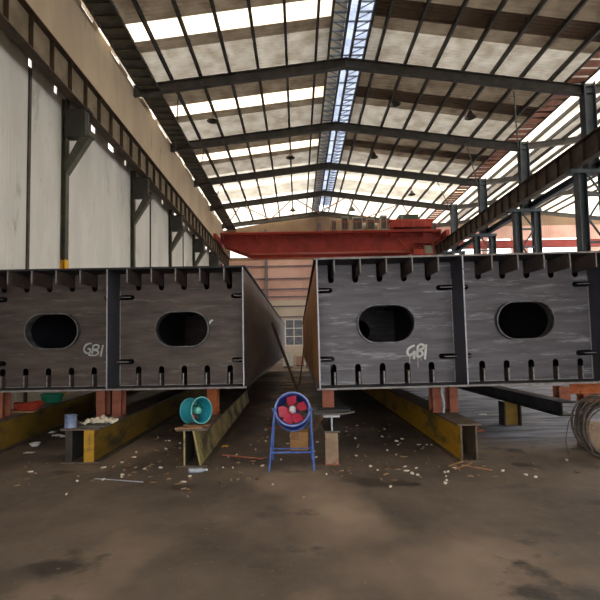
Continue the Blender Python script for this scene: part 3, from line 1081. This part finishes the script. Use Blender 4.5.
# small stub post and long dark beam at the right
t = thing('stub_post', 'short yellowish stub post under the long dark beam', 'post', (4.03, 8.5, 0))
m = MB(); m.box(-.17, -.145, -.12, .12, 0, .44, 'beam_in').box(.13, .155, -.12, .12, 0, .44, 'beam_in').box(-.145, .13, -.02, .02, 0, .44, 'yellow_green'); m.build('shaft', t)
t = thing('long_dark_beam', 'long dark steel beam running back under the right girder', 'beam', (4.08, 6.75, .44))
MB().box(-.13, .13, 0, 12, .2, .22, 'mill').build('top_flange', t)
MB().box(-.13, .13, 0, 12, 0, .02, 'mill').build('bottom_flange', t)
MB().box(-.1, -.08, 0, 12, .02, .2, 'mill').build('web_plate', t)
pier((7.5, 11.45, 0), .32, .2, 'low stub under the left end of the orange rusted beam', 'rust', d=.3)
pier((4.05, 16, 0), .2, .44, 'stub far back below the long dark beam')
pier((6.83, 11.4, 0), .28, .40, 'brown stub post at the left end of the orange rusted beam', 'rust', d=.3)
pier((11.0, 11.45, 0), .32, .2, 'low stub under the right end of the orange rusted beam', 'rust', d=.3)
t = thing('rusted_beam', 'orange rusted beam lying on low stubs at the right edge', 'beam', (7.05, 11.55, .2))
MB().box(0, 5.2, -.1, .12, .24, .26, 'rust_orange').build('top_flange', t)
MB().box(0, 5.2, -.1, .12, 0, .02, 'rust_orange').build('bottom_flange', t)
MB().box(0, 5.2, 0, .02, .02, .24, 'rust_orange').build('web_plate', t)

# ------------------------------------------------------------------ blue stand fan
FX, FY = -.095, 5.80
fan = thing('stand_fan', 'blue industrial drum fan with pink blades on a tubular stand', 'fan', (FX, FY, 0))
fc = Vector((0, .12, .745))
TILT = R(27)
# local z of the lathe = fan axis, pointing to the camera and up
FM = Matrix.Translation(fc) @ Matrix.Rotation(PI / 2 - TILT, 4, 'X')
m = MB()
m.lathe([(.225, 0.0), (.222, -.25), (.208, -.25), (.211, 0.0)], 'fan_blue', FM, 40, closed=True)
m.build('drum', fan, smooth=True)
MB().tube([FM @ Vector((.232 * math.cos(a * PI / 20), .232 * math.sin(a * PI / 20), .0)) for a in range(40)], .012, 'fan_ring', 8, closed=True).build('front_rim', fan, smooth=True)
MB().tube([FM @ Vector((.225 * math.cos(a * PI / 20), .225 * math.sin(a * PI / 20), -.25)) for a in range(40)], .011, 'stand_blue', 8, closed=True).build('rear_rim', fan, smooth=True)
MB().lathe([(0, .0), (.035, 0), (.05, -.02), (.05, -.07), (0, -.07)], 'hub', FM, 20).build('hub', fan, smooth=True)
MB().lathe([(0, -.07), (.07, -.07), (.07, -.22), (0, -.22)], 'fan_blue', FM, 20).build('motor', fan, smooth=True)
for a in (45, 135, 225, 315):
    m = MB()
    ca, sa = math.cos(R(a)), math.sin(R(a))
    m.tube([FM @ Vector((.06 * ca, .06 * sa, -.2)), FM @ Vector((.212 * ca, .212 * sa, -.2))], .009, 'fan_blue', 6)
    m.build('motor_bracket', fan)


def blade(r0, r1, a0, M, mat, fat=.62):
    m = MB()
    vs = []
    n = 6
    for sgn in (0, 1):
        for i in range(n + 1):
            r = r0 + (r1 - r0) * i / n
            wdt = (.40 + .62 * math.sin(min(1, i / n * 1.15) * PI * .62)) * fat
            for s in (-1, 1):
                a = a0 + s * wdt * (r1 * .62 / r if r > r1 * .45 else 1.0) * .62
                z = -.035 - s * .03 * (1 - .25 * i / n) - sgn * .004
                vs.append(m.bm.verts.new(M @ Vector((r * math.cos(a), r * math.sin(a), z))))
    k = 2 * (n + 1)
    for i in range(n):
        m.face([vs[2 * i], vs[2 * i + 1], vs[2 * i + 3], vs[2 * i + 2]], mat)
        m.face([vs[k + 2 * i], vs[k + 2 * i + 2], vs[k + 2 * i + 3], vs[k + 2 * i + 1]], mat)
        m.face([vs[2 * i], vs[2 * i + 2], vs[k + 2 * i + 2], vs[k + 2 * i]], mat)
        m.face([vs[2 * i + 1], vs[k + 2 * i + 1], vs[k + 2 * i + 3], vs[2 * i + 3]], mat)
    m.face([vs[0], vs[k], vs[k + 1], vs[1]], mat)
    m.face([vs[2 * n], vs[2 * n + 1], vs[k + 2 * n + 1], vs[k + 2 * n]], mat)
    return m


for a in (95, 20, -60, 190, 247):
    blade(.045, .2, R(a), FM, 'blade', .86).build('blade', fan, smooth=True)
# stand: front and rear frames, cross bars, pivot
for s in (-1, 1):
    MB().tube([(s * .285 - .02, -.13, 0.0), (s * .24, .1, .74)], .013, 'stand_blue', 8).build('leg', fan, smooth=True)
    MB().tube([(s * .27 - .02, .42, 0.0), (s * .24, .1, .74)], .013, 'stand_blue', 8).build('leg', fan, smooth=True)
    MB().lathe([(0, -.03), (.02, -.03), (.02, .03), (0, .03)], 'stand_blue', Matrix.Translation((s * .24, .1, .74)) @ Matrix.Rotation(PI / 2, 4, 'Y'), 12).build('pivot', fan)
MB().tube([(-.283, -.06, .215), (.255, -.06, .215)], .013, 'stand_blue', 8).build('cross_bar', fan, smooth=True)
MB().tube([(-.272, .345, .17), (.25, .345, .17)], .010, 'stand_blue', 8).build('cross_bar', fan, smooth=True)
for s in (-1, 1):
    MB().tube([(s * .272 - .014, -.06, .215), (s * .262 - .014, .345, .17)], .009, 'stand_blue', 8).build('side_bar', fan, smooth=True)

# card box behind the stand
m = MB(); m.box(-.15, .12, 0, .24, 0, .27, 'card').box(-.15, -.02, -.02, 0, .16, .27, 'timber')
tag(m.build('cardboard_box', loc=(.0, 6.75, 0)), 'brown cardboard box standing behind the blue fan', 'box')

# ------------------------------------------------------------------ teal drum fan lying on the beam
tf = thing('drum_fan', 'small teal drum fan lying on boards on the pale yellow beam', 'fan', (-1.445, 6.1, .518))
AX = R(52)
TM = Matrix.Translation((0, .1, .187)) @ Matrix.Rotation(AX, 4, 'Z') @ Matrix.Rotation(PI / 2 - R(6), 4, 'X') @ Matrix.Scale(.92, 4)
m = MB(); m.lathe([(.2, .13), (.185, .09), (.178, -.1), (.192, -.14), (.182, -.14), (.17, -.1), (.172, .09), (.188, .13)], 'teal', TM, 36, closed=True)
o = m.build('drum', tf, smooth=True)
MB().tube([TM @ Vector((.194 * math.cos(a * PI / 20), .194 * math.sin(a * PI / 20), .13)) for a in range(40)], .010, 'teal_rim', 8, closed=True).build('front_rim', tf, smooth=True)
MB().tube([TM @ Vector((.187 * math.cos(a * PI / 20), .187 * math.sin(a * PI / 20), -.14)) for a in range(40)], .008, 'teal_rim', 8, closed=True).build('rear_rim', tf, smooth=True)
MB().lathe([(0, .09), (.03, .085), (.055, .06), (.06, -.08), (0, -.08)], 'teal_hub', TM, 20).build('hub', tf, smooth=True)
for a in range(5):
    blade(.055, .165, R(20 + 72 * a), TM, 'teal_in').build('blade', tf, smooth=True)
o = MB().box(-.035, .035, -.004, .004, -.03, .03, 'blade').build('red_tag', tf)
o.matrix_basis = TM @ Matrix.Translation((-.085, -.085, .02)) @ Matrix.Rotation(PI / 2, 4, 'X')
for q, (dx, dy, rz, lab) in enumerate(((-.05, -.0, 8, 'front board under the teal fan'), (.02, .18, -5, 'rear board under the teal fan'))):
    m = MB(); m.box(-.19, .17, -.05, .05, 0, .016, 'timber')
    o = m.build('timber_board', loc=(-1.43 + dx, 5.98 + dy, .5)); o.rotation_euler.z = R(rz)
    tag(o, lab, 'board')

# ------------------------------------------------------------------ things on the olive beam
t = thing('paint_tin', 'dented blue grey paint tin on the olive beam end', 'tin', (-3.25, 6.31, .48))
MB().lathe([(0, 0), (.08, 0), (.082, .01), (.08, .02), (.078, .17), (.082, .18), (.076, .18), (.074, .03), (0, .03)], 'tin', seg=24).build('body', t, smooth=True)
MB().tube([(.083 * math.cos(a), .083 * math.sin(a) - 0.0, .15 - .05 * math.sin((a) * 1)) for a in [PI * 1.0 + i * PI / 12 for i in range(13)]], .004, 'wire', 5).build('handle', t)


def crumple(name, w_, d_, h_, mat, loc, label, cat, rz=0, seed=1, n=12, group=None, thick=.006):
    rnd = random.Random(seed)
    m = MB()
    g_ = [[None] * (n + 1) for _ in range(n + 1)]
    ph = [rnd.uniform(0, 6) for _ in range(6)]
    for s in (0, 1):
        gg = []
        for i in range(n + 1):
            row = []
            for j in range(n + 1):
                x = (i / n - .5) * w_ * (1 + .12 * math.sin(j * .9 + ph[0])); y = (j / n - .5) * d_ * (1 + .12 * math.sin(i * .8 + ph[1]))
                z = h_ * (.35 + .3 * math.sin(i * 1.3 + ph[2]) * math.cos(j * 1.1 + ph[3]) + .2 * math.sin(i * 2.1 + j * 1.7 + ph[4]))
                z *= (1 - .6 * max(abs(i / n - .5), abs(j / n - .5)) * 2)
                row.append(m.bm.verts.new((x, y, max(0, z) + s * thick)))
            gg.append(row)
        for i in range(n):
            for j in range(n):
                m.face([gg[i][j], gg[i + 1][j], gg[i + 1][j + 1], gg[i][j + 1]], mat)
        if s == 0:
            g0 = gg
        else:
            for i in range(n):
                m.face([g0[i][0], g0[i + 1][0], gg[i + 1][0], gg[i][0]], mat)
                m.face([g0[i][n], g0[i + 1][n], gg[i + 1][n], gg[i][n]], mat)
                m.face([g0[0][i], g0[0][i + 1], gg[0][i + 1], gg[0][i]], mat)
                m.face([g0[n][i], g0[n][i + 1], gg[n][i + 1], gg[n][i]], mat)
    o = m.build(name, loc=loc, smooth=True)
    o.rotation_euler.z = rz
    return tag(o, label, cat, group)


m = MB(); m.prism([(-.14, -.1, 0), (.24, -.12, 0), (.26, .26, 0), (-.16, .3, 0)], (0, 0, .02), 'dark_plate')
tag(m.build('flat_offcut', loc=(-2.98, 6.38, .48)), 'dark flat offcut plate under the pale cloth', 'plate')
crumple('work_cloth', .44, .26, .17, 'paper', (-2.93, 6.54, .5), 'crumpled pale cloth on the end of the olive beam', 'cloth', R(6), 4)

# left background things on the floor behind the far left beam
m = MB(); m.lathe([(0, 0), (.17, 0), (.22, .16), (.235, .165), (.225, .175), (.21, .16), (.16, .015), (0, .015)], 'basin', seg=28)
tag(m.build('plastic_basin', loc=(-5.1, 9.15, .5), smooth=True), 'green plastic basin on the far left yellow beam', 'basin')
m = MB(); m.box(-.12, .5, -.06, .06, 0, .025, 'timber')
tag(m.build('timber_board', loc=(-5.1, 7.75, .5)), 'pale board across the far left beam under the red hose', 'board')
m = MB()
rnd = random.Random(3)
for q in range(5):
    m.tube([(.2 * math.cos(a * PI / 10) * (1 + .06 * q), .2 * math.sin(a * PI / 10) + .015 * q, .02 + .022 * q + .012 * math.sin(a + q)) for a in range(20)], .016, 'red_cloth', 6, closed=True)
tag(m.build('hose_coil', loc=(-4.97, 8.1, .5), smooth=True), 'coiled red hose lying on the far left yellow beam', 'hose')

# ------------------------------------------------------------------ wire rope coil
cc = P(612, 431, Y=6.0)
ct = thing('wire_rope_coil', 'big loose coil of rusty wire rope leaning at the right edge', 'rope coil', (cc.x, 6.1, 0))
rnd = random.Random(11)
strands = None
CR = .40
for q in range(26):
    m = MB()
    tl = rnd.uniform(-.05, .05)
    rr = CR * rnd.uniform(.80, 1.0)
    ox, oy = rnd.uniform(-.05, .03), rnd.uniform(-.12, .16)
    pts = []
    ph = rnd.uniform(0, 6)
    for a in range(40):
        th = a * PI / 20
        r_ = rr * (1 + .03 * math.sin(3 * th + ph))
        x, z = r_ * math.cos(th) + ox, r_ * math.sin(th)
        pts.append((x * .96, oy + z * .22 + .03 * math.sin(2 * th + ph), max(z + rr + .012, .012)))
    m.tube(pts, .0105, 'wire', 6, closed=True)
    m.build('rope_loop', ct, smooth=True)
m = MB()
m.tube([(-.30, .0, .55), (-.36, -.12, .3), (-.33, -.2, .08), (-.1, -.28, .012), (.3, -.3, .012)], .0085, 'wire', 6)
m.tube([(-.28, .0, .62), (-.40, .05, .62), (-.46, .1, .45), (-.5, .12, .2), (-.48, .1, .012)], .006, 'wire', 6)
m.build('rope_tail', ct, smooth=True)
m = MB(); m.box(-.15, .3, 0, .3, 0, .36, 'concrete_post')
tag(m.build('stained_block', loc=(cc.x + .14, 6.46, 0)), 'orange stained block behind the wire rope coil', 'block')

# ------------------------------------------------------------------ loose things
a, b = Vector((.0, 13.6, .045)), Vector((-.80, 13.6, 2.28))
rod('leaning_pipe', a, b, .045, 'timber_dark', 'long brown pipe leaning against the left girder side', 'pipe', seg=10)
rod('leaning_pipe', (.02, 17.5, .03), (.22, 17.5, 1.5), .03, 'timber_dark', 'thin pipe leaning against the right girder side, far back', 'pipe', seg=8)
m = MB(); p0 = P(443.5, 388, Y=6.62); p1 = P(446, 408, Y=6.62)
m.tube([(0, 0, .0), (.015, 0, .15), (-.02, 0, .3), (-.01, 0, .395)], .02, 'edge', 8)
tag(m.build('bent_pipe', loc=(p1.x + .02, 6.8, .52), smooth=True), 'pale bent pipe between the two piers on the bright yellow beam', 'pipe')

q0, q1 = P(95, 478.5, Z=.008), P(143, 482, Z=.008)
rod('welding_rod', q0, q1, .007, 'edge', 'thin pale welding rod lying on the floor in front of the olive beam', 'rod')
q0, q1 = P(222, 455, Z=.012), P(263, 459, Z=.012)
rod('rusty_bar', q0, q1, .013, 'rust', 'rusty bar lying on the floor between the two fans', 'bar', seg=4)
# water bottle
bp = P(198, 470.5, Z=.03)
wb = thing('water_bottle', 'clear plastic water bottle lying in front of the pale yellow beam', 'bottle', (bp.x, bp.y, .033), (0, 0, R(8)))
BMx = Matrix.Rotation(PI / 2, 4, 'Y')
MB().lathe([(0, -.12), (.026, -.12), (.031, -.11), (.031, -.04), (.028, -.03), (.031, -.02), (.031, .04), (.012, .085), (.012, .1), (0, .1)], 'bottle', BMx, 20).build('body', wb, smooth=True)
MB().lathe([(0, .098), (.015, .098), (.015, .118), (0, .118)], 'cap_blue', BMx @ Matrix.Rotation(PI, 4, 'Y') @ Matrix.Rotation(PI, 4, 'Y'), 14).build('bottle_cap', wb, smooth=True)
# white cup and paper lumps on the left
b_ = P(35, 446, Z=0)
m = MB(); m.lathe([(0, 0), (.05, 0), (.09, .05), (.085, .05), (.045, .008), (0, .008)], 'white', seg=20)
tag(m.build('foam_bowl', loc=(b_.x, b_.y, 0), smooth=True), 'white foam bowl on the floor beside the far left beam', 'bowl')
for i, (u, v, w_) in enumerate(((57, 436, .16), (64, 437, .12), (52, 433, .1))):
    b_ = P(u, v, Z=0)
    crumple('crumpled_bag', w_, .1, .07, 'white', (b_.x, b_.y, 0), 'white crumpled bag on the floor behind the olive beam end, ' + ('largest', 'rightmost', 'leftmost')[i], 'bag', seed=20 + i, n=8)
b_ = P(29, 453, Z=0)
crumple('crumpled_paper', .14, .07, .03, 'paper', (b_.x, b_.y, 0), 'flat crumpled paper in front of the white foam bowl', 'paper', seed=31, n=8)
b_ = P(225, 446.5, Z=0)
crumple('yellow_scrap', .1, .08, .035, 'yellow_foot', (b_.x, b_.y, 0), 'yellow crumpled scrap beside the pale yellow beam', 'scrap', seed=32, n=8)
b_ = P(483, 415, Z=0)
crumple('crumpled_paper', .16, .1, .06, 'white', (b_.x, b_.y, 0), 'white crumpled paper on the floor behind the bright yellow beam', 'paper', seed=33, n=8)
b_ = P(483, 432, Z=0)
crumple('rust_lump', .2, .14, .12, 'rust', (b_.x - .1, b_.y, 0), 'red brown lump beside the bright yellow beam end', 'scrap', seed=34, n=8, thick=.02)
# timber slivers at the end of the right beam
sl = [((449, 466), (464, 461)), ((455, 469), (472, 463)), ((462, 465), (492, 470)), ((466, 460), (474, 468)), ((452, 462), (460, 470))]
for i, (u, v) in enumerate(sl):
    q0, q1 = P(u[0], u[1], Z=.01 + .012 * i), P(v[0], v[1], Z=.01 + .012 * i)
    rod('wood_sliver', q0, q1, .009, 'timber', 'pale wood sliver in the little heap before the bright yellow beam', 'wood sliver', 'wood slivers before the yellow beam', seg=4)

# boards and scrap steel on the floor of the corridor
rnd = random.Random(5)
for i in range(9):
    yy = 8.6 + i * 1.25
    L_ = rnd.uniform(.5, .8)
    m = MB(); m.box(-L_ / 2, L_ / 2, -.07, .07, 0, .025, rnd.choice(('timber_dark', 'timber_dark', 'rust')))
    o = m.build('floor_board', loc=(-.28 + rnd.uniform(-.12, .12), yy, 0)); o.rotation_euler.z = R(rnd.uniform(-18, 18))
    tag(o, 'dirty board lying across the passage between the girders', 'board', 'boards in the passage')
m = MB(); m.prism([(0, 0, 0), (.12, 0, 0), (.5, .1, .52), (.42, .1, .55)], (0, .03, 0), 'timber_dark')
tag(m.build('leaning_offcut', loc=(-.02 + .02, 7.3, 0)), 'rusty steel offcut leaning behind the square post', 'steel offcut')

# far clutter at the end of the passage
rnd = random.Random(9)
cl = [(-.75, 31.0, .7, .9, 'white', 'pale sack stack far down the passage, left'), (.1, 32.5, .6, .7, 'gable_pink', 'pinkish crate far down the passage, middle'), (.75, 31.5, .5, 1.1, 'machine_pale', 'grey cabinet far down the passage, right')]
for x, y, w_, h_, mt, lab in cl:
    t = thing('stored_crate', lab, 'crate', (x, y, 0))
    MB().box(-w_ / 2, w_ / 2, 0, .5, .08, h_, mt).build('body', t)
    MB().box(-w_ / 2, w_ / 2, .02, .48, 0, .08, 'timber_dark').build('skid', t)
    MB().box(-w_ / 2 - .02, w_ / 2 + .02, -.02, .52, h_, h_ + .05, mt).build('lid', t)

# ---- litter: little scraps, each its own object
rnd = random.Random(21)


def mk_scrap(mat, w_, d_, seed):
    r_ = random.Random(seed)
    m = MB()
    n = 5
    pts = [(w_ * (.7 + .5 * r_.random()) * math.cos(2 * PI * i / n), d_ * (.7 + .5 * r_.random()) * math.sin(2 * PI * i / n)) for i in range(n)]
    lo = [m.bm.verts.new((x, y, 0)) for x, y in pts]
    hi = [m.bm.verts.new((x, y, .006 + .014 * r_.random())) for x, y in pts]
    m.face(lo, mat); m.face(hi, mat)
    for i in range(n):
        m.face([lo[i], lo[(i + 1) % n], hi[(i + 1) % n], hi[i]], mat)
    return m


kinds = [('paper_scrap', 'paper', .035, .02, 'small torn pale paper scrap on the dirty floor', 'paper scrap', 'paper scraps on the floor', 60),
         ('wood_chip', 'chip', .04, .013, 'small brown wood chip on the dirty floor', 'wood chip', 'wood chips on the floor', 70),
         ('rust_flake', 'timber_dark', .04, .02, 'small rusty flake on the dirty floor', 'rust flake', 'rust flakes on the floor', 40)]
beams_x = [(-3.35, -2.7, 5.9), (-1.7, -1.1, 5.7), (2.05, 2.55, 5.8), (.3, .6, 5.7), (-5.6, -4.3, 0), (3.6, 4.6, 5.8)]
for name, mat, w_, d_, lab, cat, grp, n in kinds:
    protos = []
    for q in range(4):
        pm = mk_scrap(mat, w_, d_, q + 50)
        o = pm.build(name); tag(o, lab, cat, grp); protos.append(o)
    cnt = 0
    while cnt < n + 30:
        u = rnd.uniform(0, 1)
        x = rnd.choice((rnd.gauss(-1.9, 1.0), rnd.gauss(1.2, .7), rnd.gauss(-.4, .5), rnd.uniform(-4, 4)))
        y = rnd.choice((rnd.gauss(5.6, .4), rnd.uniform(5.0, 8.5), rnd.uniform(5.2, 7)))
        if cnt >= n:
            x, y = rnd.choice(((rnd.uniform(-.8, .25), rnd.uniform(6.8, 14)), (rnd.uniform(-2.6, -1.8), rnd.uniform(5.6, 9)), (rnd.uniform(.8, 1.9), rnd.uniform(5.6, 9))))
        if y < 4.6 or any(a <= x <= b and y > c for a, b, c in beams_x) or abs(x) > 4.2 or (abs(x - FX) < .4 and 5.3 < y < 6.2):
            continue
        if cnt < 4:
            o = protos[cnt]
        else:
            o = protos[cnt % 4].copy(); COL.objects.link(o)
        o.location = (x, y, 0)
        o.rotation_euler = (0, 0, rnd.uniform(0, 6.28))
        s = rnd.uniform(.4, 1.15)
        o.scale = (s, s, 1)
        cnt += 1

# ------------------------------------------------------------------ daylight
wd = bpy.data.worlds.new('sky')
SC.world = wd
wd.use_nodes = True
nt = wd.node_tree
for n in list(nt.nodes):
    nt.nodes.remove(n)
bg = nt.nodes.new('ShaderNodeBackground')
bg.inputs['Color'].default_value = (1.0, 0.98, 0.955, 1)
bg.inputs['Strength'].default_value = 1.0
wo = nt.nodes.new('ShaderNodeOutputWorld')
nt.links.new(bg.outputs[0], wo.inputs[0])

SC.view_settings.view_transform = 'Standard'
SC.view_settings.look = 'None'
SC.view_settings.gamma = 1.0
SC.view_settings.use_curve_mapping = False
SC.view_settings.exposure = 2.25
SC.cycles.use_denoising = True
SC.cycles.max_bounces = 8
